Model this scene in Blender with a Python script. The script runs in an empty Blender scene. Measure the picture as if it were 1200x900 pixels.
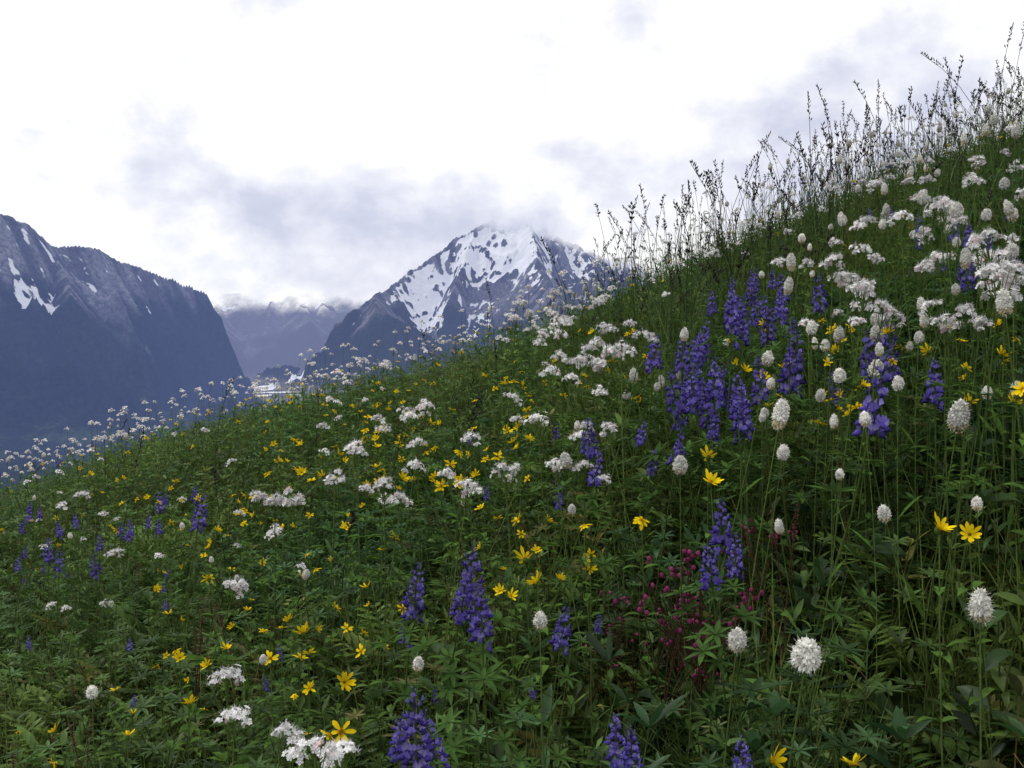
import bpy, math, numpy as np
rng = np.random.default_rng(11)
R = rng.uniform
scene = bpy.context.scene
scene.view_settings.view_transform = 'Standard'
scene.view_settings.look = 'None'
scene.view_settings.exposure = 0

# ------------------------------------------------------------ noise
def _g(ix, iy, seed):
    h = (ix*374761393 + iy*668265263 + seed*69069) & 0xffffffff
    h = ((h ^ (h >> 13))*1274126177) & 0xffffffff
    h = h ^ (h >> 16)
    a = (h % 65536)/65536.0*2*np.pi
    return np.cos(a), np.sin(a)
def perlin(x, y, seed=0):
    x = np.asarray(x, float); y = np.asarray(y, float)
    x0 = np.floor(x).astype(np.int64); y0 = np.floor(y).astype(np.int64)
    xf = x-x0; yf = y-y0
    u = xf**3*(xf*(xf*6-15)+10); v = yf**3*(yf*(yf*6-15)+10)
    def d(ax, ay):
        gx, gy = _g(x0+ax, y0+ay, seed)
        return gx*(xf-ax)+gy*(yf-ay)
    a = d(0, 0); b = d(1, 0); c = d(0, 1); e = d(1, 1)
    return ((a+(b-a)*u)*(1-v)+(c+(e-c)*u)*v)*1.5
def fbm(x, y, o=5, seed=0):
    s = 0; a = 1; f = 1
    for i in range(o):
        s = s+a*perlin(x*f+i*17.3, y*f-i*9.1, seed+i); a *= .5; f *= 2.03
    return s
def ridged(x, y, o=5, seed=0):
    s = 0; a = 1; f = 1; w = 1
    for i in range(o):
        n = 1-np.abs(perlin(x*f+i*7.7, y*f+i*3.1, seed+i))*1.6
        n = np.clip(n, 0, 1)**2
        s = s+a*n*w; w = np.clip(n*1.4, 0, 1); a *= .5; f *= 2.07
    return s
def sstep(a, b, x):
    t = np.clip((x-a)/(b-a), 0, 1); return t*t*(3-2*t)

# ------------------------------------------------------------ terrain heights
def ground(x, y):
    x = np.asarray(x, float); y = np.asarray(y, float)
    t = sstep(0, 4, -x)
    k = 0.0122-0.0026*t
    yc = np.clip(y, 0, 30)
    z = -0.9+0.34*x+0.062*np.clip(x, 0, 12)*sstep(-.5, 1.5, x)+0.189*y-k*yc**2-2*k*30*np.maximum(y-30, 0)
    far = sstep(1.5, 6, np.hypot(x, y))
    z = z+0.025*perlin(x*1.7, y*1.7, 5)+0.09*far*perlin(x*.35+3, y*.35, 6)
    big = sstep(15, 80, np.hypot(x, y))
    return z+big*3*perlin(x*.02, y*.02, 8)

# ------------------------------------------------------------ camera
F = 1200*35/36.0
PITCH = -math.radians(2.45)
cam = bpy.data.cameras.new("camera"); cam.lens = 35; cam.sensor_width = 36
cam.clip_start = 0.05; cam.clip_end = 80000
co = bpy.data.objects.new("camera", cam); scene.collection.objects.link(co)
co.location = (0, 0, 0); co.rotation_euler = (math.pi/2+PITCH, 0, 0)
scene.camera = co

def bearing(px, py):
    u = (np.asarray(px, float)-600)/F; v = (450-np.asarray(py, float))/F
    y = math.cos(PITCH)-v*math.sin(PITCH); z = math.sin(PITCH)+v*math.cos(PITCH)
    return u/y, z/y
YS = np.concatenate([np.linspace(.62, 4, 240), np.linspace(4.03, 13, 220)])
def stand(px, py, hf):
    """point on the hillside where a plant of height hf has its head on that bearing"""
    px = np.atleast_1d(np.asarray(px, float)); py = np.atleast_1d(np.asarray(py, float)); hf = np.broadcast_to(hf, px.shape)
    u, s = bearing(px, py)
    X = u[:, None]*YS; Z = s[:, None]*YS
    g = Z-ground(X, YS[None, :]+0*X)-hf[:, None]
    neg = g < 0
    idx = np.where(neg.any(1), neg.argmax(1), g.argmin(1))
    Y = YS[idx]
    return np.stack([u*Y, Y, s*Y], 1), g[np.arange(len(idx)), idx]

# ------------------------------------------------------------ mesh templates
class T:
    def __init__(s): s.v = []; s.f = []; s.c = []; s.n = 0
    def add(s, v, f, c):
        v = np.asarray(v, float); c = np.asarray(c, float)
        if c.ndim == 1: c = np.tile(c, (len(v), 1))
        s.v.append(v); s.c.append(c)
        s.f += [tuple(i+s.n for i in q) for q in f]; s.n += len(v)
    def fin(s):
        s.V = np.concatenate(s.v); s.C = np.concatenate(s.c)
        s.L = np.array([i for q in s.f for i in q], np.int64)
        s.N = np.array([len(q) for q in s.f], np.int64)
        return s
def nrm(a): a = np.asarray(a, float); return a/(np.linalg.norm(a)+1e-12)
def perp(d):
    a = np.array([0, 0, 1.]) if abs(d[2]) < .95 else np.array([1., 0, 0])
    s = nrm(np.cross(d, a)); return s, nrm(np.cross(s, d))
def leaf(t, base, d, L, w, droop, col, rows=3, fold=.25, roll=0., prof=None):
    d = nrm(d); s, n = perp(d)
    s2 = s*math.cos(roll)+n*math.sin(roll); n2 = -s*math.sin(roll)+n*math.cos(roll)
    ts = np.linspace(0, 1, rows+1)
    prof = prof or (lambda q: max(.06, math.sin(math.pi*min(1, q**.8)))if q > 0 else .18)
    V = []; C = []
    for q in ts:
        p = np.asarray(base)+d*L*q*(1-.25*droop*q)-np.array([0, 0, 1])*droop*L*q*q
        ww = w*.5*prof(q)
        if fold: V += [p-s2*ww, p-n2*fold*ww*1.2, p+s2*ww]
        else: V += [p-s2*ww, p+s2*ww]
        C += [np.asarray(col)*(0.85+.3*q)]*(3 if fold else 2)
    f = []
    m = 3 if fold else 2
    for i in range(rows):
        for j in range(m-1):
            a = i*m+j; f.append((a, a+1, a+m+1, a+m))
    t.add(V, f, C)
def tube(t, pts, r0, r1, col, sides=3):
    pts = np.asarray(pts, float); n = len(pts); V = []; f = []
    for i in range(n):
        d = nrm(pts[min(i+1, n-1)]-pts[max(i-1, 0)])
        s, b = perp(d); r = r0+(r1-r0)*i/(n-1)
        for k in range(sides):
            a = 2*math.pi*k/sides
            V.append(pts[i]+r*(s*math.cos(a)+b*math.sin(a)))
    for i in range(n-1):
        for k in range(sides):
            k2 = (k+1) % sides
            f.append((i*sides+k, i*sides+k2, (i+1)*sides+k2, (i+1)*sides+k))
    t.add(V, f, col)
def lozenge(t, c, d, L, w, col, col2=None, h=None):
    d = nrm(d); s, n = perp(d); h = h or w; c = np.asarray(c)
    m = c+d*L*.45
    V = [c, m+s*w/2, m+n*h/2, m-s*w/2, m-n*h/2, c+d*L]
    f = [(0, 2, 1), (0, 3, 2), (0, 4, 3), (0, 1, 4), (5, 1, 2), (5, 2, 3), (5, 3, 4), (5, 4, 1)]
    C = [col]*5+[col2 if col2 is not None else col]
    t.add(V, f, np.array(C))
def ell(t, c, rx, rz, col, seg=8, rings=5):
    V = []; f = []
    for i in range(rings+1):
        a = math.pi*i/rings
        for k in range(seg):
            b = 2*math.pi*k/seg
            V.append([c[0]+rx*math.sin(a)*math.cos(b), c[1]+rx*math.sin(a)*math.sin(b), c[2]+rz*math.cos(a)])
    for i in range(rings):
        for k in range(seg):
            k2 = (k+1) % seg
            f.append((i*seg+k, (i+1)*seg+k, (i+1)*seg+k2, i*seg+k2))
    t.add(V, f, col)
def az(a, e): return np.array([math.cos(a)*math.cos(e), math.sin(a)*math.cos(e), math.sin(e)])

GREEN = np.array([.068, .128, .027]); DARKG = np.array([.032, .074, .023])
STEM = np.array([.095, .145, .04])
def stemdown(t, L, r=.0014, col=STEM, sides=3, bow=.12):
    a = R(0, 6.28); b = R(.3, 1)*bow
    pts = [(b*math.cos(a)*(q**2), b*math.sin(a)*(q**2), -L*q) for q in np.linspace(1, 0, 6)]
    tube(t, pts, r*1.3, r*.8, col, sides)
    return lambda q: np.array([b*math.cos(a)*(q/L)**2, b*math.sin(a)*(q/L)**2, -q])

def forb(big=1., rows=3, fold=.25, nn=7, col=GREEN, wide=1.):
    t = T(); H = R(.17, .28); a0 = R(0, 6.28); bx, by = R(-.05, .05), R(-.05, .05)
    P = lambda q: np.array([bx*q*q, by*q*q, H*q])
    tube(t, [P(q) for q in (-.15, .3, .65, 1)], .0016, .001, STEM*.8)
    for i in range(nn):
        q = .12+.88*i/(nn-1)
        k = 2 if i < nn-1 else 4
        for j in range(k):
            a = a0+i*1.6+j*2*math.pi/k+R(-.3, .3); e = R(.25, .95)+(.25 if k == 4 else 0)
            L = R(.035, .068)*big*(1.15-.4*q)
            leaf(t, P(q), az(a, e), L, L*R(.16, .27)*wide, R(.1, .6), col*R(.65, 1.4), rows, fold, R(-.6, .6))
    return t.fin()
def fern():
    t = T()
    for i in range(6):
        a = R(0, 6.28); e = R(.6, 1.3); L = R(.13, .24); d = az(a, e); c = GREEN*R(.75, 1.3)
        s, n = perp(d); P = lambda q: d*L*q-np.array([0, 0, 1])*L*.25*q*q
        tube(t, [P(0), P(.5), P(1)], .0008, .0005, c)
        for k in range(9):
            q = .3+.7*k/9; l = L*.24*math.sin(math.pi*(.25+.7*k/9))+.004
            for sg in (-1, 1):
                leaf(t, P(q), s*sg+d*.7, l, l*.3, .2, c, 2, 0, R(-.3, .3))
    return t.fin()
def lupleaf():
    t = T()
    for i in range(8):
        a = R(0, 6.28); e = R(.7, 1.35); L = R(.12, .26)
        d = az(a, e); top = d*L+np.array([0, 0, .01])
        tube(t, [np.zeros(3)-[0, 0, .02], d*L*.5-[0, 0, .004], top], .0012, .0008, STEM)
        c = np.array([.060, .122, .036])*R(.8, 1.3); nl = 7
        up = nrm(d+np.array([0, 0, 1.2])); ax, by = perp(up)
        ll = R(.022, .036)
        for k in range(nl):
            b = 2*math.pi*k/nl
            leaf(t, top, ax*math.cos(b)+by*math.sin(b)+up*.3, ll, ll*.26, .15, c*R(.9, 1.1), 3, .5)
    return t.fin()
def grass(n=14, H=(.2, .42), w=(.0024, .0042), col=np.array([.10, .16, .038])):
    t = T()
    for i in range(n):
        a = R(0, 6.28); e = R(.95, 1.5); L = R(*H)
        b = np.array([R(-.02, .02), R(-.02, .02), -.02])
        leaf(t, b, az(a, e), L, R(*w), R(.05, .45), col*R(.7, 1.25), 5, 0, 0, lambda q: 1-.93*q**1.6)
    return t.fin()
def basal():
    t = T()
    for i in range(9):
        a = R(0, 6.28); e = R(.5, 1.2); L = R(.08, .15)
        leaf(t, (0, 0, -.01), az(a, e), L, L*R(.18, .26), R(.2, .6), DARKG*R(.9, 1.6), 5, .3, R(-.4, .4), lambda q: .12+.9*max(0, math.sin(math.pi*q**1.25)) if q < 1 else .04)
    return t.fin()
def lupine(L=.075, stem=.7, leaves=True):
    t = T(); P = stemdown(t, stem, .0019, STEM*.9); P2 = lambda z: np.array([0, 0, z])
    tube(t, [(0, 0, -L*.6), (0, 0, 0), (0, 0, L*.55)], .0018, .001, np.array([.08, .07, .12]))
    nw = 7
    for i in range(nw):
        q = i/(nw-1); z = -L*.5+L*q
        s = .0145*(1-.60*q**1.5); nf = 6 if q < .75 else 5
        for k in range(nf):
            if R(0, 1) < .18: continue
            a = 2*math.pi*k/nf+i*.5+R(-.4, .4); e = -.35+1.2*q**1.3+R(-.4, .4)
            d = az(a, e); c0 = P2(z+R(-.006, .006))+d*(.0078*(1-.7*q)+R(0, .003))
            tube(t, [P2(z), c0], .0006, .0006, np.array([.08, .06, .15]))
            blue = np.array([.095, .068, .36])*R(.6, 1.4); ban = np.array([.20, .16, .55])*R(.7, 1.25)
            if q > .8: blue = np.array([.13, .13, .28])
            lozenge(t, c0, d+[0, 0, -.2+.3*q], s, s*.5, blue, blue*.75, s*.62)
            if q < .85:
                up = nrm(np.array([0, 0, 1.])+d*.35); sd = nrm(np.cross(d, up)); b = c0+d*s*.3
                V = [b, b+sd*s*.45+up*s*.35, b+up*s*.8+sd*s*.18-d*s*.1, b+up*s*.65+d*s*.12, b+up*s*.8-sd*s*.18-d*s*.1, b-sd*s*.45+up*s*.35]
                t.add(V, [(0, 1, 2, 3), (0, 3, 4, 5)], np.array([np.array([.45, .41, .66]) if R(0, 1) < .33 else ban]+[ban]*5))
    if leaves:
        for i in range(6):
            zz = R(.08, .30); b = P(zz); a = R(0, 6.28); d = az(a, R(.1, .8)); pl = R(.03, .07); top = b+d*pl
            tube(t, [b, top], .001, .0008, STEM)
            up = nrm(d*.6+np.array([0, 0, 1.])); ax, by = perp(up); ll = R(.024, .038); c = np.array([.065, .125, .033])*R(.8, 1.2)
            for k in range(7):
                bb = 2*math.pi*k/7
                leaf(t, top, ax*math.cos(bb)+by*math.sin(bb)+up*.3, ll, ll*.27, .15, c, 3, .5)
    return t.fin()
def bistort(n=140, stem=.75):
    t = T(); P = stemdown(t, stem, .0010, STEM*1.1)
    rz = R(.009, .0155); rx = R(.0058, .0076)
    W = np.array([.82, .81, .76]); tip = R(0, 1)
    ell(t, (0, 0, 0), rx*.8, rz*.92, W*.75)
    for i in range(n):
        cz = 1-2*(i+.5)/n; a = i*2.39996; sr = math.sqrt(1-cz*cz)
        nr = nrm([sr*math.cos(a), sr*math.sin(a), cz*.6])
        c = np.array([rx*sr*math.cos(a)*(1-.15*cz), rx*sr*math.sin(a)*(1-.15*cz), rz*cz])*R(.82, 1.15)
        s, b = perp(nr); s_ = R(.0024, .0036); ph = R(0, 6.28)
        w = W*R(.8, 1.1)
        if cz < -.5 and tip > .5: w = w*np.array([.85, .75, .55])
        for k in range(3):
            q = ph+k*2.094; dd = s*math.cos(q)+b*math.sin(q); sd = np.cross(nr, dd)
            t.add([c, c+dd*s_*.7+sd*s_*.45+nr*s_*.3, c+dd*s_+nr*s_*.75, c+dd*s_*.7-sd*s_*.45+nr*s_*.3], [(0, 1, 2, 3)], w)
        if i % 2 == 0:
            dd = nrm(nr+np.array([R(-.5, .5), R(-.5, .5), R(-.5, .5)])); sd = perp(dd)[0]
            t.add([c-sd*.0004, c+sd*.0004, c+dd*.0068], [(0, 1, 2)], W)
    b = P(.22); leaf(t, b, az(R(0, 6), .9), .07, .009, .2, GREEN, 3, .3)
    return t.fin()
def valerian(rad=.024, nb=10, nf=9, lo=False, stem=.75, flat=.8):
    t = T(); P = stemdown(t, stem, .0014, STEM*1.05); W = np.array([.84, .83, .83])
    root = np.array([0, 0, -.03])
    for i in range(nb):
        r = rad*math.sqrt((i+.3)/nb); a = i*2.39996+R(-.4, .4)
        c = np.array([r*math.cos(a), r*math.sin(a), rad*flat*(1-(r/rad)**2)+R(-.005, .005)])
        if not lo: tube(t, [root*.9, root*.45+c*np.array([.6, .6, .2]), c], .0008, .0005, STEM*1.2)
        sub = rad*R(.26, .44)
        for k in range(nf):
            q = R(0, 6.28); e = math.asin(R(-.3, 1)); d = az(q, e)
            f0 = c+d*sub*R(.6, 1.15)*np.array([1, 1, .9]); nr = nrm(d+[0, 0, .5]); s, b = perp(nr)
            w = W*R(.82, 1.05) if R(0, 1) > .1 else np.array([.68, .5, .5])
            L = R(.0036, .0050)*(1.35 if lo else 1)
            if lo:
                t.add([f0-s*L, f0+b*L, f0+s*L, f0-b*L], [(0, 1, 2, 3)], w)
            else:
                ph = R(0, 6)
                for m in range(5):
                    g = ph+m*1.2566; dd = s*math.cos(g)+b*math.sin(g); sd = np.cross(nr, dd)
                    t.add([f0, f0+dd*L*.65+sd*L*.36+nr*L*.2, f0+dd*L+nr*L*.15, f0+dd*L*.65-sd*L*.36+nr*L*.2], [(0, 1, 2, 3)], w)
                for m in range(2):
                    dd = nrm(nr+np.array([R(-.5, .5), R(-.5, .5), R(-.3, .5)])); sd = perp(dd)[0]
                    t.add([f0-sd*.0003, f0+sd*.0003, f0+dd*.008], [(0, 1, 2)], W)
    if not lo:
        for zz in (.13, .24):
            a = R(0, 6.28)
            for j in (0, math.pi):
                for m in (-.5, 0, .5):
                    leaf(t, P(zz)+az(a+j, .3)*.012*(1 if m else 1.5), az(a+j+m, .3), .04, .012, .3, GREEN, 3, .3)
    return t.fin()
def arnica(stem=.7, n=None):
    t = T(); P = stemdown(t, stem, .0013, STEM)
    n = n or int(R(6, 11)); tl = R(.1, 1.15); ta = R(0, 6.28)
    up = az(ta, math.pi/2-tl); s, b = perp(up); Y = np.array([.82, .60, .012]); dr0 = R(-.4, .5)
    for k in range(n):
        g = 2*math.pi*k/n+R(-.22, .22); dr = dr0+R(-.25, .25); dd = s*math.cos(g)+b*math.sin(g)-up*(dr-.15)
        L = R(.009, .017); sd = nrm(np.cross(up, dd)); dd = nrm(dd); w = R(.0045, .0068)
        V = []; C = []
        for q, ww in ((0, .4), (.4, .95), (.75, 1), (1, .3)):
            p = up*.001+dd*(.003+L*q)-up*dr*L*q*q*.6
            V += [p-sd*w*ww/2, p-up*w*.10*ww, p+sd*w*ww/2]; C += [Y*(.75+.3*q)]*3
        t.add(V, [(i*3+j, i*3+j+1, i*3+j+4, i*3+j+3) for i in range(3) for j in range(2)], np.array(C))
    for k in range(22):
        r = .0042*math.sqrt((k+.5)/22); g = k*2.4
        lozenge(t, s*r*math.cos(g)+b*r*math.sin(g)-up*.001, up+(s*math.cos(g)+b*math.sin(g))*r*60, .005-r*.3, .0016, np.array([.62, .32, .01]), np.array([.75, .45, .01]))
    ell(t, -up*.004, .0045, .0055, GREEN, 6, 4)
    for zz in (.08, .16, .24):
        a = R(0, 6.28)
        for j in (0, math.pi):
            leaf(t, P(zz), az(a+j, .55), R(.035, .06), .014, .45, GREEN*1.1, 4, .3)
    return t.fin()
def seedgrass(H0=.45, H1=.85):
    t = T(); H = R(H0, H1); a = R(0, 6.28); bend = R(.04, .2)
    P = lambda q: np.array([bend*math.cos(a)*q**2.5, bend*math.sin(a)*q**2.5, H*q-(bend*.3)*q**4])
    tube(t, [P(q) for q in (-.05, .25, .5, .7, .85, 1)], .0019, .0010, np.array([.04, .062, .022]))
    D = np.array([.032, .025, .025])
    n = int(R(16, 28)); Lh = R(.10, .2)
    for i in range(n):
        q = 1-Lh*i/n*R(.8, 1.2); g = R(0, 6.28); d = az(g, R(.7, 1.45))
        b = P(q)+d*R(.001, .008)*(.4+i/n)
        lozenge(t, b, d, R(.011, .018), R(.0042, .0064), D*R(.6, 1.7), D*1.6)
    for i in range(5):
        g = R(0, 6.28); leaf(t, P(R(.0, .45)), az(g, R(.9, 1.4)), R(.15, .34), .0045, R(.1, .4), np.array([.055, .10, .022]), 4, 0, 0, lambda q: 1-.9*q**1.5)
    return t.fin()
def heather():
    t = T()
    for i in range(7):
        a = R(0, 6.28); e = R(.9, 1.45); L = R(.1, .17); d = az(a, e)
        tube(t, [(0, 0, -.02), d*L*.5, d*L], .0012, .0008, np.array([.06, .03, .02]))
        for k in range(34):
            q = R(.2, .95); leaf(t, d*L*q, az(R(0, 6.28), R(0, .9)), .010, .0022, 0, DARKG, 1, 0)
        for k in range(int(R(0, 5))):
            b = d*L*R(.82, 1.02); dd = az(R(0, 6.28), R(-.6, .7)); p = b+dd*R(.005, .012)
            M = np.array([.22, .035, .11])*R(.35, 1.7)
            tube(t, [b, p], .0004, .0004, M*.6)
            ell(t, p, .0036, .0044, M, 6, 4)
    return t.fin()
def redspike(stem=.5):
    t = T(); stemdown(t, stem, .0016, np.array([.09, .04, .03]))
    for i in range(36):
        z = -.04+.08*i/36; d = az(i*2.4, R(.2, .9)); C = np.array([.10, .045, .04])*R(.6, 1.7)
        lozenge(t, (0, 0, z), d, .009*(1-.4*i/36), .0034, C, C*1.3)
    return t.fin()
def drygrass():
    t = T()
    for i in range(5):
        a = R(0, 6.28); leaf(t, (R(-.02, .02), R(-.02, .02), 0), az(a, R(.5, 1.35)), R(.18, .42), .0032, R(.1, .6), np.array([.21, .14, .07])*R(.5, 1.2), 5, 0, 0, lambda q: 1-.9*q**1.5)
    return t.fin()

# ------------------------------------------------------------ mesh assembly
def mesh_obj(name, V, L, N, C, mat, loc=(0, 0, 0), extra=None, smooth=True):
    me = bpy.data.meshes.new(name)
    me.vertices.add(len(V)); me.vertices.foreach_set("co", (V-np.asarray(loc)).astype(np.float32).ravel())
    me.loops.add(len(L)); me.loops.foreach_set("vertex_index", L.astype(np.int32))
    me.polygons.add(len(N)); st = np.concatenate([[0], np.cumsum(N)[:-1]]).astype(np.int32)
    me.polygons.foreach_set("loop_start", st)
    try: me.polygons.foreach_set("loop_total", N.astype(np.int32))
    except Exception: pass
    me.polygons.foreach_set("use_smooth", np.full(len(N), smooth))
    ca = me.color_attributes.new("Col", 'FLOAT_COLOR', 'POINT')
    c4 = np.ones((len(V), 4), np.float32); c4[:, :3] = C
    ca.data.foreach_set("color", c4.ravel())
    if extra is not None:
        for k, a in extra.items():
            at = me.attributes.new(k, 'FLOAT', 'POINT'); at.data.foreach_set("value", a.astype(np.float32))
    me.update(calc_edges=True); me.materials.append(mat)
    ob = bpy.data.objects.new(name, me); ob.location = loc
    scene.collection.objects.link(ob); return ob
def rot(a, tl, b):
    ca, sa, ct, st, cb, sb = np.cos(a), np.sin(a), np.cos(tl), np.sin(tl), np.cos(b), np.sin(b)
    k = len(a)
    Ra = np.zeros((k, 3, 3)); Ra[:, 0, 0] = ca; Ra[:, 0, 1] = -sa; Ra[:, 1, 0] = sa; Ra[:, 1, 1] = ca; Ra[:, 2, 2] = 1
    Rx = np.zeros((k, 3, 3)); Rx[:, 0, 0] = 1; Rx[:, 1, 1] = ct; Rx[:, 1, 2] = -st; Rx[:, 2, 1] = st; Rx[:, 2, 2] = ct
    Rb = np.zeros((k, 3, 3)); Rb[:, 0, 0] = cb; Rb[:, 0, 1] = -sb; Rb[:, 1, 0] = sb; Rb[:, 1, 1] = cb; Rb[:, 2, 2] = 1
    return Ra@Rx@Rb
class Acc:
    def __init__(s): s.V = []; s.L = []; s.N = []; s.C = []; s.n = 0
    def put(s, temps, pos, scale, tilt=.12, cm=None):
        pos = np.asarray(pos, float); k = len(pos)
        if k == 0: return
        scale = np.broadcast_to(scale, (k,)); which = rng.integers(0, len(temps), k)
        if cm is None: cm = rng.uniform(.82, 1.15, (k, 1))*np.ones(3)
        for ti, t in enumerate(temps):
            m = np.where(which == ti)[0]
            if len(m) == 0: continue
            Rm = rot(rng.uniform(0, 6.28, len(m)), rng.uniform(0, tilt, len(m)), rng.uniform(0, 6.28, len(m)))
            V = np.einsum('kij,nj->kni', Rm, t.V)*scale[m][:, None, None]+pos[m][:, None, :]
            C = t.C[None]*cm[m][:, None, :]
            nv = len(t.V); off = s.n+np.arange(len(m))*nv
            s.V.append(V.reshape(-1, 3)); s.C.append(C.reshape(-1, 3))
            s.L.append((t.L[None]+off[:, None]).ravel()); s.N.append(np.tile(t.N, len(m))); s.n += nv*len(m)
    def obj(s, name, mat, loc=(0, 0, 0)):
        return mesh_obj(name, np.concatenate(s.V), np.concatenate(s.L), np.concatenate(s.N), np.concatenate(s.C), mat, loc)

# ------------------------------------------------------------ materials
def newmat(name):
    m = bpy.data.materials.new(name); m.use_nodes = True; nt = m.node_tree; nt.nodes.clear()
    return m, nt, nt.nodes, nt.links
def plantmat(name, trans=.3, gloss=0., nscale=60):
    m, nt, N, K = newmat(name)
    at = N.new('ShaderNodeAttribute'); at.attribute_name = 'Col'
    tc = N.new('ShaderNodeTexCoord'); no = N.new('ShaderNodeTexNoise'); no.inputs['Scale'].default_value = nscale; no.inputs['Detail'].default_value = 0
    K.new(tc.outputs['Object'], no.inputs['Vector'])
    mr = N.new('ShaderNodeMapRange'); mr.inputs[1].default_value = .3; mr.inputs[2].default_value = .7; mr.inputs[3].default_value = .8; mr.inputs[4].default_value = 1.2
    K.new(no.outputs[0], mr.inputs[0])
    mu = N.new('ShaderNodeVectorMath'); mu.operation = 'SCALE'; K.new(at.outputs['Color'], mu.inputs[0]); K.new(mr.outputs[0], mu.inputs['Scale'])
    p = N.new('ShaderNodeBsdfDiffuse'); K.new(mu.outputs[0], p.inputs['Color'])
    tr = N.new('ShaderNodeBsdfTranslucent'); K.new(mu.outputs[0], tr.inputs['Color'])
    mx = N.new('ShaderNodeMixShader'); mx.inputs[0].default_value = trans
    K.new(p.outputs[0], mx.inputs[1]); K.new(tr.outputs[0], mx.inputs[2]); out = mx.outputs[0]
    if gloss:
        gl = N.new('ShaderNodeBsdfGlossy'); gl.inputs['Roughness'].default_value = .45; gl.inputs['Color'].default_value = (1, 1, 1, 1)
        m2 = N.new('ShaderNodeMixShader'); m2.inputs[0].default_value = gloss; K.new(out, m2.inputs[1]); K.new(gl.outputs[0], m2.inputs[2]); out = m2.outputs[0]
    o = N.new('ShaderNodeOutputMaterial'); K.new(out, o.inputs[0]); return m
M_leaf = plantmat("leaf_green", .32, .014)
M_grass = plantmat("grass_blade", .32, .012)
M_lup = plantmat("lupine_petal", .25)
M_white = plantmat("white_petal", .22, 0, 200)
M_yel = plantmat("yellow_petal", .25)
M_dry = plantmat("dry_stem", .1)
M_mag = plantmat("heather_bloom", .2)

def groundmat():
    m, nt, N, K = newmat("meadow_soil")
    tc = N.new('ShaderNodeTexCoord'); no = N.new('ShaderNodeTexNoise'); no.inputs['Scale'].default_value = 9; no.inputs['Detail'].default_value = 8
    K.new(tc.outputs['Object'], no.inputs['Vector'])
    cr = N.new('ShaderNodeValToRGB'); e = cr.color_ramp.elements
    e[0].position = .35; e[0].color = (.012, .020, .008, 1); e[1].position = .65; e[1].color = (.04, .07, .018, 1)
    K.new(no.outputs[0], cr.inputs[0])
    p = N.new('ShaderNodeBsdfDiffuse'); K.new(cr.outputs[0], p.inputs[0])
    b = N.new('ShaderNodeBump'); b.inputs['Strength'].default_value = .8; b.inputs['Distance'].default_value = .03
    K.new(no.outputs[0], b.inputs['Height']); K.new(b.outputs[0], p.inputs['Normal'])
    o = N.new('ShaderNodeOutputMaterial'); K.new(p.outputs[0], o.inputs[0]); return m

def grid_mesh(name, X, Y, Z, C, mat, extra=None):
    ny, nx = X.shape; V = np.stack([X, Y, Z], -1).reshape(-1, 3)
    i = np.arange(ny-1)[:, None]*nx+np.arange(nx-1)[None]
    Q = np.stack([i, i+1, i+nx+1, i+nx], -1).reshape(-1, 4)
    return mesh_obj(name, V, Q.ravel(), np.full(len(Q), 4), C.reshape(-1, 3), mat, extra=extra)

a = np.linspace(-1, 1, 341); xs = np.sinh(a*7.2)/np.sinh(7.2)*1800
b = np.linspace(-.72, 1, 321); ys = np.sinh(b*7.0)/np.sinh(7.0)*1400
X, Y = np.meshgrid(xs, ys); Z = ground(X, Y)
grid_mesh("meadow_hillside", X, Y, Z, np.ones(X.shape+(3,))*.05, groundmat())

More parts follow.
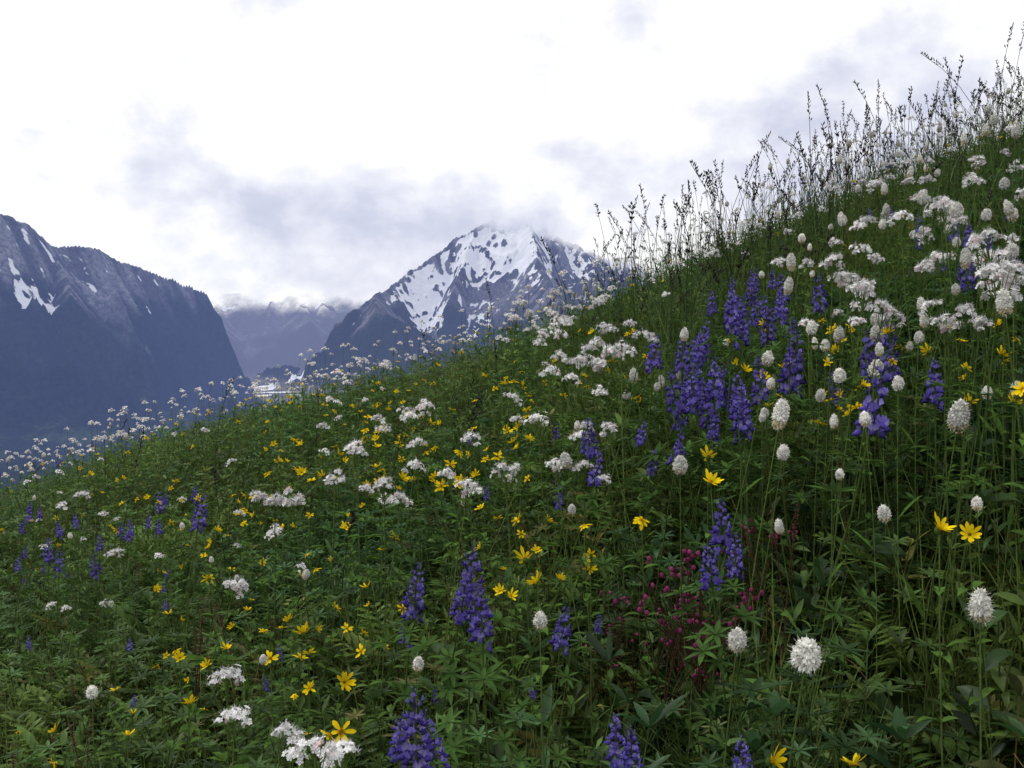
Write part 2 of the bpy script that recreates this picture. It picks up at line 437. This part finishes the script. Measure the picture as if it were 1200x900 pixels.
# ------------------------------------------------------------ mountains
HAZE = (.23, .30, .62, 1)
def mountmat(name, f0, f1, fx=None, haze=20000., hazec=HAZE, shn=1.5, thr=(.45, .56)):
    m, nt, N, K = newmat(name)
    at = N.new('ShaderNodeAttribute'); at.attribute_name = 'Col'
    sn = N.new('ShaderNodeAttribute'); sn.attribute_name = 'snow'
    ge = N.new('ShaderNodeNewGeometry')
    def noise(scale, det=6, rough=.6):
        n = N.new('ShaderNodeTexNoise'); n.inputs['Scale'].default_value = scale; n.inputs['Detail'].default_value = det; n.inputs['Roughness'].default_value = rough
        K.new(ge.outputs['Position'], n.inputs['Vector']); return n
    def math_(op, a, b=None):
        n = N.new('ShaderNodeMath'); n.operation = op
        for i, q in enumerate((a, b)):
            if q is None: continue
            if isinstance(q, (int, float)): n.inputs[i].default_value = q
            else: K.new(q, n.inputs[i])
        return n.outputs[0]
    n1 = noise(.010, 7, .68); n2 = noise(.05, 3, .7)
    mr = N.new('ShaderNodeMapRange'); mr.inputs[1].default_value = .3; mr.inputs[2].default_value = .7; mr.inputs[3].default_value = .4; mr.inputs[4].default_value = 1.65
    K.new(n2.outputs[0], mr.inputs[0])
    mu = N.new('ShaderNodeVectorMath'); mu.operation = 'SCALE'; K.new(at.outputs['Color'], mu.inputs[0]); K.new(mr.outputs[0], mu.inputs['Scale'])
    s = math_('ADD', sn.outputs['Fac'], math_('MULTIPLY', math_('SUBTRACT', n1.outputs[0], .5), shn))
    ms = N.new('ShaderNodeMapRange'); ms.interpolation_type = 'SMOOTHSTEP'; ms.inputs[1].default_value = thr[0]; ms.inputs[2].default_value = thr[1]; K.new(s, ms.inputs[0])
    mix = N.new('ShaderNodeMix'); mix.data_type = 'RGBA'; K.new(ms.outputs[0], mix.inputs[0]); K.new(mu.outputs[0], mix.inputs[6]); mix.inputs[7].default_value = (.86, .87, .90, 1)
    d = N.new('ShaderNodeBsdfDiffuse'); K.new(mix.outputs[2], d.inputs[0])
    bp = N.new('ShaderNodeBump'); bp.inputs['Strength'].default_value = .7; bp.inputs['Distance'].default_value = 20; K.new(n1.outputs[0], bp.inputs['Height']); K.new(bp.outputs[0], d.inputs['Normal'])
    em = N.new('ShaderNodeEmission'); em.inputs[0].default_value = hazec; em.inputs[1].default_value = 1  # aerial haze painted onto the rock as blue emission, stronger with distance
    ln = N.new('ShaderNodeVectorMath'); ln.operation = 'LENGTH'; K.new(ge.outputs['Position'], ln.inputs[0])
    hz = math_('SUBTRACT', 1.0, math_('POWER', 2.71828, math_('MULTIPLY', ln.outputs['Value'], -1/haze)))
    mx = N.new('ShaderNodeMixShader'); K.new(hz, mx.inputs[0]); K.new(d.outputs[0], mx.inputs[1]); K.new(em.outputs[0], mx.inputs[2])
    n3 = noise(.0024, 6, .6)
    sx = N.new('ShaderNodeSeparateXYZ'); K.new(ge.outputs['Position'], sx.inputs[0])
    zz = math_('ADD', sx.outputs['Z'], math_('MULTIPLY', math_('SUBTRACT', n3.outputs[0], .5), (f1-f0)*2.4))
    if fx is not None:
        zz = math_('ADD', zz, math_('MULTIPLY', math_('MAXIMUM', math_('SUBTRACT', sx.outputs['X'], fx[0]), 0.0), fx[1]))
    fr = N.new('ShaderNodeMapRange'); fr.interpolation_type = 'SMOOTHSTEP'; fr.inputs[1].default_value = f0; fr.inputs[2].default_value = f1; K.new(zz, fr.inputs[0])
    tr = N.new('ShaderNodeBsdfTransparent')
    m2 = N.new('ShaderNodeMixShader'); K.new(fr.outputs[0], m2.inputs[0]); K.new(mx.outputs[0], m2.inputs[1]); K.new(tr.outputs[0], m2.inputs[2])
    o = N.new('ShaderNodeOutputMaterial'); K.new(m2.outputs[0], o.inputs[0]); return m

def W(px, py, y):
    u, s = bearing(px, py); return (float(u)*y, y, float(s)*y)
FLOOR = -335.
def mountain(name, lines, dom, step, mat, slope=.95, Hs=1500., snow0=500, snowr=300, seed=1, gul=150., floor_snow=None, treeline=150, rock=(.085, .088, .10), slp=.55, streak=.3, rough=1., conc=.1, nz=.3, base=0., extra_snow=(), gravel=5200, fine=0., slopes=None, off=4.):
    x = np.arange(dom[0], dom[1], step); y = np.arange(dom[2], dom[3], step)
    X, Y = np.meshgrid(x, y)
    wx = X+60*rough*fbm(X/900, Y/900, 4, seed+50); wy = Y+60*rough*fbm(X/900+5, Y/900, 4, seed+60)
    best = np.full(X.shape, -1e9); G = np.zeros(X.shape); DD = np.zeros(X.shape); SS = np.zeros(X.shape)
    for li, ln in enumerate(lines):
        sacc = li*5000.; so_ = slopes[li] if slopes else slope
        for (p, q) in zip(ln[:-1], ln[1:]):
            p = np.array(p); q = np.array(q); d = q[:2]-p[:2]; L = np.linalg.norm(d)
            t = np.clip(((wx-p[0])*d[0]+(wy-p[1])*d[1])/L**2, 0, 1)
            D = np.hypot(wx-(p[0]+t*d[0]), wy-(p[1]+t*d[1])); zr = p[2]+t*(q[2]-p[2]); s = sacc+t*L
            z = zr-Hs*(1-np.exp(-D*so_/Hs))
            g = ridged(s/380., D/1500.+.3, 5, seed)
            z = z+(g-.8)*gul*sstep(0, 450, D)
            m = z > best; best = np.where(m, z, best); G = np.where(m, g, G); DD = np.where(m, D, DD); SS = np.where(m, s, SS); sacc += L
    R1 = ridged(wx/600, wy/600, 6, seed+7)
    Z = best+(R1-.8)*gul*.75*sstep(0, 500, DD)*sstep(-250, 200, best-FLOOR)+(R1-.8)*25*rough+15*rough*fbm(X/160, Y/160, 4, seed+20)+8*fbm(X/45, Y/45, 3, seed+30)
    Z = np.where(Z < FLOOR+60, FLOOR+60*np.exp((np.minimum(Z, FLOOR+60)-FLOOR-60)/60.), Z)-off
    gy, gx = np.gradient(Z, step); sl = np.hypot(gx, gy)
    lap = (np.roll(Z, 3, 0)+np.roll(Z, -3, 0)+np.roll(Z, 3, 1)+np.roll(Z, -3, 1)-4*Z)/step
    n = fbm(X/420, Y/420, 5, seed+80)
    sv = np.clip((Z-snow0)/snowr*.5, -2, .7)+base+n*nz-(sl-.8)*slp+np.clip(lap, -3, 3)*conc-(G-.8)*streak
    for (fx, fy, rx, ry, am) in extra_snow:
        r = np.hypot((X-fx)/rx, (Y-fy)/ry); sv = sv+am*sstep(1.2, .2, r)
    if fine:
        fg = 1-np.abs(perlin(SS/85.+.6*fbm(X/300, Y/300, 3, seed+33), DD/900., seed+44))*4.5
        sv = sv+fine*np.clip(fg, -.6, 1)
    sv = np.clip(sv, -1, 1.5)
    if floor_snow is not None:
        for (fx, fy, rx, ry) in floor_snow:
            r = np.hypot((X-fx)/rx, (Y-fy)/ry); sv = np.maximum(sv, 1.35-r*.6+n*.35)
    rk = np.array(rock); fo = np.array([.012, .020, .018]); me = np.array([.035, .055, .03])
    tl = treeline+160*n-140*(G-.8)
    w = sstep(-60, 90, Z-tl)[..., None]
    C = fo*(1-w)+rk*w*(.5+1.0*sstep(-.3, .5, fbm(SS/70, DD/400, 4, seed+90)))[..., None]
    mm = (sstep(.1, .4, fbm(X/300, Y/300, 4, seed+95))*sstep(1.1, .6, sl))[..., None]*.6
    C = C*(1-mm)+me*mm
    ml = (sstep(80, 10, Z-FLOOR)*sstep(gravel, gravel+500, Y))[..., None]; C = C*(1-ml)+np.array([.19, .19, .18])*ml*(.6+.4*sstep(-.3, .3, n))[..., None]
    return grid_mesh(name, X, Y, Z, C, mat, extra={'snow': sv.reshape(-1)})

left_lines = [[W(-420, 60, 3600), W(-120, 190, 4000), W(0, 240, 4300), W(35, 257, 4450), W(62, 282, 4600), W(100, 287, 4750), W(150, 306, 5000), W(165, 310, 5050)],
              [W(62, 282, 4600), W(95, 360, 4150), W(125, 440, 3900)],
              [W(150, 308, 5000), W(168, 380, 4700), W(180, 450, 4600)],
              [W(165, 310, 5050), W(200, 321, 5200), W(240, 340, 5350), W(258, 366, 5350), W(263, 400, 5300), W(264, 440, 5250)]]
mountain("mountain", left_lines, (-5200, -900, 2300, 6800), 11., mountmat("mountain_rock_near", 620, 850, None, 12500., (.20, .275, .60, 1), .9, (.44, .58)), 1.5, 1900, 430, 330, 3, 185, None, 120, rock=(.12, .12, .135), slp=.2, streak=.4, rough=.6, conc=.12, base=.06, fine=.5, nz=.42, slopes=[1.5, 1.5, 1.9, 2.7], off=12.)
P1 = W(560, 330, 7550); P2_ = W(500, 335, 7450); P3_ = W(600, 290, 7700); P4 = W(670, 300, 7900)
right_lines = [[W(385, 462, 6600), W(392, 412, 6800), W(412, 372, 7000), W(440, 345, 7200), W(480, 321, 7600), W(520, 294, 7900), W(560, 268, 8000), W(605, 244, 8050), W(650, 248, 8150), W(690, 266, 8250), W(760, 290, 8400), W(900, 300, 8500), W(1100, 280, 8500)],
               [W(612, 246, 8050), W(625, 300, 7500), W(650, 350, 6900), W(660, 400, 6300)],
               [W(440, 346, 7200), W(448, 366, 6700), W(500, 390, 6300), W(540, 430, 5900)],
               [W(560, 272, 8000), W(535, 340, 7400)]]
fs = [(W(305, 460, 6150)[0], 6150, 60, 110), (W(325, 456, 6500)[0], 6550, 120, 90), (W(300, 455, 6900)[0], 6950, 70, 140), (W(335, 450, 7500)[0], 7400, 130, 150), (W(345, 458, 6300)[0], 6250, 40, 60)]
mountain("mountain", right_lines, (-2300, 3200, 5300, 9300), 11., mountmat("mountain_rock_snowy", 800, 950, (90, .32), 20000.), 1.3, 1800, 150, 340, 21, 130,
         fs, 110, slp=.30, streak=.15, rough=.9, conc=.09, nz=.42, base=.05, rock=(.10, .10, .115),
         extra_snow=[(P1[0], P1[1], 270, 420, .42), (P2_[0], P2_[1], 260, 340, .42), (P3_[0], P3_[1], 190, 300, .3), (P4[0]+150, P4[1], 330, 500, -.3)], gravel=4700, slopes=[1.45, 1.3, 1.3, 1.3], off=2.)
far_lines = [[W(-300, 300, 11000), W(100, 335, 10500), W(250, 345, 10000), W(300, 340, 9800), W(350, 336, 9800), W(400, 338, 9900), W(450, 322, 10200), W(600, 320, 10500), W(900, 300, 11000), W(1500, 260, 11000)],
             [W(350, 336, 9800), W(365, 385, 8900), W(362, 425, 8300)], [W(250, 345, 10000), W(262, 390, 8800), W(248, 440, 7600)]]
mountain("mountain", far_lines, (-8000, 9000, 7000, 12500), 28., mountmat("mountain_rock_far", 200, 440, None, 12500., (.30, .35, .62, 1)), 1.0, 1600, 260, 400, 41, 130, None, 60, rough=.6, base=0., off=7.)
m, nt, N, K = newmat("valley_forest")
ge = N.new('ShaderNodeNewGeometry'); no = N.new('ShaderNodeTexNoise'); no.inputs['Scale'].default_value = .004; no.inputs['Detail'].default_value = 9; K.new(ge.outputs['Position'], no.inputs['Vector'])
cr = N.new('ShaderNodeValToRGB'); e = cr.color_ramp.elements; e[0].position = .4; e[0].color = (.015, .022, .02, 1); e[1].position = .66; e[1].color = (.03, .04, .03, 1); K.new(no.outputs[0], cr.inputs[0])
d = N.new('ShaderNodeBsdfDiffuse'); K.new(cr.outputs[0], d.inputs[0]); em = N.new('ShaderNodeEmission'); em.inputs[0].default_value = HAZE; mx = N.new('ShaderNodeMixShader'); mx.inputs[0].default_value = .18  # even share of blue haze glow painted into the forest colour
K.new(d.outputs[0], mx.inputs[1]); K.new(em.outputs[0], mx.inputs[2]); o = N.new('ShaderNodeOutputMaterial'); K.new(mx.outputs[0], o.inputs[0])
xx = np.linspace(-35000, 35000, 90); yy = np.linspace(-30000, 40000, 90); X, Y = np.meshgrid(xx, yy)
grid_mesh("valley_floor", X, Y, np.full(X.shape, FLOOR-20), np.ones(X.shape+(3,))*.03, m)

# ------------------------------------------------------------ world
w = bpy.data.worlds.new("World"); scene.world = w; w.use_nodes = True
nt = w.node_tree; N = nt.nodes; K = nt.links; N.clear()
SUN_EL = math.radians(52); SUN_AZ = math.radians(-60)
sky = N.new('ShaderNodeTexSky'); sky.sky_type = 'NISHITA'; sky.sun_disc = False; sky.sun_elevation = SUN_EL; sky.sun_rotation = SUN_AZ; sky.altitude = 1800
b1 = N.new('ShaderNodeBackground'); K.new(sky.outputs[0], b1.inputs[0]); b1.inputs[1].default_value = .12
tc = N.new('ShaderNodeTexCoord')
def mapn(src, loc, scl):
    mp = N.new('ShaderNodeMapping'); K.new(src, mp.inputs[0]); mp.inputs['Location'].default_value = loc; mp.inputs['Scale'].default_value = scl; return mp.outputs[0]
def M(op, a, b=None):
    n = N.new('ShaderNodeMath'); n.operation = op
    for i, q in enumerate((a, b)):
        if q is None: continue
        if isinstance(q, (int, float)): n.inputs[i].default_value = q
        else: K.new(q, n.inputs[i])
    return n.outputs[0]
def noise(loc, scl, sc, det, ro, dist=0):
    n = N.new('ShaderNodeTexNoise'); K.new(mapn(tc.outputs['Generated'], loc, scl), n.inputs['Vector'])
    n.inputs['Scale'].default_value = sc; n.inputs['Detail'].default_value = det; n.inputs['Roughness'].default_value = ro; n.inputs['Distortion'].default_value = dist; return n.outputs[0]
big = noise((3.1, 0, .4), (1, 1, 1.8), 5.2, 6, .5, .1)
fine = noise((1.1, 4, 2.4), (1, 1, 1.35), 13, 6, .56, .1)
def blob(px, py, rx, ry, amt):
    u, s = bearing(px, py); d = nrm([float(u), 1, float(s)]); sx = F/rx; sz = F/ry
    v = mapn(tc.outputs['Generated'], (-d[0]*sx, 0, -d[2]*sz), (sx, 0, sz))
    ln = N.new('ShaderNodeVectorMath'); ln.operation = 'LENGTH'; K.new(v, ln.inputs[0])
    mr = N.new('ShaderNodeMapRange'); mr.interpolation_type = 'SMOOTHSTEP'; mr.inputs[1].default_value = 1.1; mr.inputs[2].default_value = .1; mr.inputs[3].default_value = 0; mr.inputs[4].default_value = amt
    K.new(ln.outputs['Value'], mr.inputs[0]); return mr.outputs[0]
val = M('ADD', M('MULTIPLY', M('SUBTRACT', big, .5), 1.4), M('MULTIPLY', M('SUBTRACT', fine, .5), 1.2))
val = M('ADD', val, .90)
for bl in ((390, 262, 330, 95, -.44), (190, 215, 180, 45, -.22), (675, 245, 150, 100, -.40), (1020, 140, 340, 190, -.30), (330, 340, 280, 60, -.16)):
    val = M('ADD', val, blob(*bl))
cr = N.new('ShaderNodeValToRGB'); e = cr.color_ramp.elements
e[0].position = .0; e[0].color = (.48, .50, .64, 1); e[1].position = .80; e[1].color = (1.0, 1.0, 1.0, 1)
q = cr.color_ramp.elements.new(.32); q.color = (.60, .62, .75, 1)
q = cr.color_ramp.elements.new(.58); q.color = (.80, .81, .885, 1)
K.new(val, cr.inputs[0])
b2 = N.new('ShaderNodeBackground'); K.new(cr.outputs[0], b2.inputs[0]); b2.inputs[1].default_value = 1.12
mx = N.new('ShaderNodeMixShader'); mx.inputs[0].default_value = .95
K.new(b1.outputs[0], mx.inputs[1]); K.new(b2.outputs[0], mx.inputs[2])
o = N.new('ShaderNodeOutputWorld'); K.new(mx.outputs[0], o.inputs[0])
sl = bpy.data.lights.new("sun", 'SUN'); sl.energy = 1.4; sl.angle = math.radians(10); sl.color = (1, .96, .9)
so = bpy.data.objects.new("sun", sl); scene.collection.objects.link(so)
from mathutils import Vector
sd = Vector((math.sin(SUN_AZ)*math.cos(SUN_EL), math.cos(SUN_AZ)*math.cos(SUN_EL), math.sin(SUN_EL)))
so.rotation_euler = sd.to_track_quat('Z', 'Y').to_euler(); so.location = (0, 0, 50)

# ------------------------------------------------------------ foliage scatter
def field(n, y0, y1, pw=1.0, mx=.72, mb=1.3):
    Y = y0+(y1-y0)*rng.random(n*3)**pw
    X = rng.uniform(-1, 1, n*3)*(mx*y1+mb)
    k = np.abs(X) < mx*Y+mb
    X = X[k][:n]; Y = Y[k][:n]
    return X, Y
def P3(X, Y, dz=0.): return np.stack([X, Y, ground(X, Y)+dz], 1)
def colvar(X, Y, k=1.):
    n = fbm(X*1.3, Y*1.3, 3, 77); m = fbm(X*3+9, Y*3, 2, 78)
    j = rng.uniform(.55, 1.4, len(X))
    yel = np.clip(.5+n, 0, 1)
    c = np.stack([.72+.6*yel, .85+.25*yel, 1.+.1*m], 1)*(j*(1+.4*m))[:, None]*k
    br = (rng.random(len(X)) < .05)[:, None]
    c = np.where(br, c*np.array([1.9, 1.05, 1.1]), c)
    return np.clip(c, .3, 2.4)
forbs = [forb() for _ in range(7)]; forbw = [forb(1.35, 4, .3, 5, DARKG*1.25, 1.25) for _ in range(4)]
forblo = [forb(1.35, 2, 0, 5) for _ in range(5)]; lups = [lupleaf() for _ in range(5)]; bas = [basal() for _ in range(4)]; ferns = [fern() for _ in range(5)]
gr = [grass() for _ in range(5)]; grl = [grass(10, (.3, .58), (.0026, .0044), np.array([.075, .13, .03])) for _ in range(4)]
A = Acc()
X, Y = field(2400, .62, 2.2); A.put(forbs, P3(X, Y), rng.uniform(.55, 1.0, len(X)), .45, colvar(X, Y))
X, Y = field(3700, 2.2, 5); A.put(forbs, P3(X, Y), rng.uniform(.7, 1.15, len(X)), .4, colvar(X, Y))
X, Y = field(7500, 5, 12.5); A.put(forblo, P3(X, Y), rng.uniform(.7, 1.2, len(X)), .35, colvar(X, Y, 1.05))
X, Y = field(1000, .62, 3.2); A.put(lups, P3(X, Y), rng.uniform(.6, 1.0, len(X)), .3, colvar(X, Y))
X, Y = field(650, 3.2, 6); A.put(lups, P3(X, Y), rng.uniform(.8, 1.1, len(X)), .3, colvar(X, Y))
X, Y = field(1800, .62, 3.5); A.put(ferns, P3(X, Y), rng.uniform(.7, 1.15, len(X)), .3, colvar(X, Y, 1.1))
X, Y = field(1600, .62, 3.0); k = X > rng.uniform(-.3, .9, len(X)); X, Y = X[k], Y[k]
A.put(forbw, P3(X, Y), rng.uniform(.7, 1.05, len(X)), .35, colvar(X, Y, .82))
X, Y = field(700, .62, 3); A.put(bas, P3(X, Y), rng.uniform(.7, 1.1, len(X)), .3, colvar(X, Y))
A.obj("meadow_foliage", M_leaf)
A = Acc()
X, Y = field(1700, .8, 3); A.put(gr, P3(X, Y), rng.uniform(.5, .95, len(X)), .4, colvar(X, Y))
X, Y = field(2200, 3, 12); A.put(gr, P3(X, Y), rng.uniform(.7, 1.1, len(X)), .35, colvar(X, Y))
X, Y = field(5200, 1.5, 9); k = X/Y > rng.uniform(-.05, .35, len(X)); X, Y = X[k], Y[k]
A.put(grl, P3(X, Y), rng.uniform(.7, 1.25, len(X)), .35, colvar(X, Y, .9))
A.obj("meadow_grass", M_grass)
sg = [seedgrass() for _ in range(13)]
A = Acc()
X, Y = field(7000, 2.8, 8.5); k = (X/Y > rng.uniform(.04, .42, len(X)))*(fbm(X*.9, Y*.9, 2, 91) > rng.uniform(-.8, .4, len(X))); X, Y = X[k], Y[k]
A.put(sg, P3(X, Y), rng.uniform(.6, 1.08, len(X)), .32)
X, Y = field(90, 1.5, 6); A.put(sg, P3(X, Y), rng.uniform(.5, .8, len(X)), .3)
A.obj("seed_head_grass", M_grass)

# ------------------------------------------------------------ flowers
LU = [lupine(R(.060, .082)) for _ in range(7)]; BI = [bistort() for _ in range(7)]
VA = [valerian(R(.015, .025), int(R(6, 11)), 9, False, .75, R(.5, 1.)) for _ in range(9)]; VL = [valerian(R(.015, .023), 8, 5, True, .8, R(.8, 1.2)) for _ in range(6)]
AR = [arnica() for _ in range(9)]; RS = [redspike() for _ in range(3)]; HE = [heather() for _ in range(4)]; DG = [drygrass() for _ in range(4)]

def hero(name, temps, lst, hf, mat, tilt=.12):
    for it in lst:
        px, py = it[0], it[1]; sc = it[2] if len(it) > 2 else 1.
        p, g = stand(px, py, hf*R(.9, 1.1)); A = Acc(); A.put(temps, p, sc, tilt)
        gp = (float(p[0][0]), float(p[0][1]), float(ground(p[0][0], p[0][1]))); A.obj(name, mat, gp)
hero("lupine_flower", LU, [(487, 692, .8), (552, 675, .95), (564, 720, .7), (542, 705, .65), (845, 615, .75), (832, 665, .7), (862, 650, .55), (690, 515, .8), (700, 548, .6), (790, 462, 1.), (812, 456, .95), (838, 448, .95), (866, 466, 1.), (930, 425, 1.2), (900, 382, .95), (825, 392, .8), (1030, 462, 1.15), (1018, 415, .9), (1040, 385, .8), (795, 528, .75), (487, 855, .75), (505, 868, .6), (468, 866, .5), (722, 868, .5), (740, 880, .45), (235, 600, .9), (660, 735, .5), (870, 892, .45), (752, 507, .5), (890, 445, .9)], .42, M_lup, .3)
hero("bistort_flower", BI, [(797, 545, .95), (633, 727, .8), (945, 768, 1.15), (864, 750, .75), (1149, 710, 1.05), (1124, 488, 1.2), (915, 485, 1.2), (663, 540, 1.), (984, 440, .9), (1027, 433, 1.2), (924, 335, 1.15), (927, 307, 1.15), (802, 392, 1.), (1028, 390, 1.2), (967, 405, .85), (983, 392, 1.), (1186, 294, 1.1), (108, 811, .7), (913, 617, .5), (670, 597, .5)], .45, M_white, .25)
hero("valerian_flower", VA, [(302, 586, 1.), (322, 592, 1.), (343, 594, 1.05), (275, 693, .9), (266, 800, .8), (275, 847, .65), (335, 868, .8), (370, 888, .85), (396, 890, .85), (592, 558, 1.3), (700, 408, 1.3), (716, 418, 1.2), (690, 428, 1.2), (705, 432, 1.1), (415, 528, 1.2), (393, 568, .9), (548, 578, .9), (525, 560, .8), (450, 572, 1.), (470, 590, .9), (488, 523, .9), (450, 507, 1.), (475, 487, 1.1), (498, 480, 1.1), (630, 497, 1.), (600, 470, .9), (645, 440, 1.2), (135, 652, .65), (322, 628, .6)], .42, M_white, .35)
hero("arnica_flower", AR, [(833, 565, .95), (830, 535, .85), (752, 610, .8), (615, 655, .85), (630, 682, .7), (1101, 619, .8), (1136, 627, .7), (1003, 478, .9), (403, 800, .7), (317, 772, .7), (355, 742, .8), (400, 858, .8), (385, 862, .7), (905, 892, .7), (1000, 897, .7), (607, 610, .9), (245, 678, .75), (363, 807, .6), (222, 825, .6), (150, 862, .6), (265, 760, .6)], .38, M_yel)

def region(acc, temps, x0, x1, y0, y1, n, hf, sc, tilt=.25, clump=0, spread=.06):
    px = rng.uniform(x0, x1, n); py = rng.uniform(y0, y1, n)
    h = rng.uniform(hf*.8, hf*1.15, n); p, g = stand(px, py, h); k = g < 0.03; p = p[k]
    if clump:
        p = np.concatenate([p]+[p+np.stack([rng.normal(0, spread, len(p)), rng.normal(0, spread, len(p)), rng.uniform(-.06, .03, len(p))], 1) for _ in range(clump)])
    acc.put(temps, p, rng.uniform(sc*.6, sc*1.15, len(p)), tilt)
A = Acc()
region(A, LU, 0, 300, 570, 650, 10, .38, .7, clump=1); region(A, LU, 830, 970, 325, 370, 7, .45, .85, clump=2); region(A, LU, 785, 880, 440, 475, 5, .40, .85, clump=2, spread=.04)
region(A, LU, 800, 950, 380, 420, 3, .42, .85, clump=1); region(A, LU, 1005, 1045, 400, 480, 3, .40, .9, clump=1); region(A, LU, 0, 200, 660, 840, 10, .26, .35); region(A, LU, 250, 720, 720, 850, 8, .26, .35)
region(A, LU, 530, 800, 500, 600, 5, .34, .5); region(A, LU, 960, 1190, 240, 400, 7, .4, .7, clump=1)
X, Y = field(20, 2, 9); A.put(LU, P3(X, Y, .34), rng.uniform(.6, .9, len(X)))
A.obj("lupine_flower_mass", M_lup)
A = Acc()
region(A, BI, 880, 1200, 220, 480, 34, .46, .95); region(A, BI, 960, 1200, 110, 260, 44, .52, 1.15); region(A, BI, 0, 600, 560, 800, 9, .36, .6); region(A, BI, 600, 900, 330, 520, 14, .4, .9); region(A, BI, 780, 1200, 480, 620, 6, .42, .7)
X, Y = field(30, 3, 9); A.put(BI, P3(X, Y, .45), rng.uniform(.7, 1.0, len(X)))
X, Y = field(160, 3.2, 7); k = X/Y > .2; A.put(BI, P3(X[k], Y[k], 0)+np.stack([0*X[k], 0*X[k], rng.uniform(.45, .62, k.sum())], 1), rng.uniform(.8, 1.2, k.sum()))
A.obj("bistort_flower_mass", M_white)
A = Acc()
region(A, VA, 940, 1200, 180, 390, 46, .48, .95, .35); region(A, VA, 720, 1200, 150, 320, 38, .5, .95, .3); region(A, VA, 380, 720, 420, 600, 26, .42, .8, .35); region(A, VA, 0, 380, 560, 720, 16, .36, .55)
region(A, VA, 600, 760, 340, 430, 26, .48, .95, .3)
X, Y = field(70, 2.6, 4.5); A.put(VA, P3(X, Y, .42), rng.uniform(.6, .9, len(X)), .3)
X, Y = field(1150, 4.5, 11); A.put(VL, P3(X, Y, 0)+np.stack([0*X, 0*X, rng.uniform(.28, .52, len(X))], 1), rng.uniform(.65, 1.15, len(X)), .25)
A.obj("valerian_flower_mass", M_white)
A = Acc()
region(A, AR, 300, 620, 440, 570, 130, .32, .8); region(A, AR, 180, 480, 570, 780, 60, .3, .6); region(A, AR, 850, 1200, 370, 500, 48, .38, .7); region(A, AR, 0, 300, 560, 640, 34, .32, .7)
region(A, AR, 600, 760, 380, 480, 28, .34, .75); region(A, AR, 0, 400, 780, 900, 10, .3, .5); region(A, AR, 560, 700, 570, 700, 14, .34, .6)
X, Y = field(300, 4, 9); A.put(AR, P3(X, Y, .32), rng.uniform(.6, .9, len(X)), .2)
A.obj("arnica_flower_mass", M_yel)
A = Acc()
region(A, HE, 740, 840, 765, 825, 8, .2, .8, .5); region(A, HE, 690, 900, 750, 840, 5, .19, .7, .5); region(A, HE, 860, 900, 670, 710, 2, .2, .8, .5)
A.obj("heather_shrub", M_mag)
A = Acc()
region(A, RS, 205, 300, 710, 770, 6, .3, .7); region(A, RS, 10, 160, 770, 890, 7, .25, .55); region(A, RS, 880, 1010, 540, 680, 3, .32, .7); region(A, RS, 100, 900, 560, 700, 8, .32, .5)
A.obj("lousewort_seed_spike", M_dry)
A = Acc()
X, Y = field(170, .9, 4.5); A.put(DG, P3(X, Y), rng.uniform(.6, 1., len(X)), .4)
p, g = stand(rng.uniform(860, 980, 16), rng.uniform(620, 700, 16), .15); p[:, 2] = ground(p[:, 0], p[:, 1]); A.put(DG, p, .9, .4)
A.obj("dry_grass", M_dry)
print("polys", sum(len(o.data.polygons) for o in scene.objects if o.type == 'MESH'))
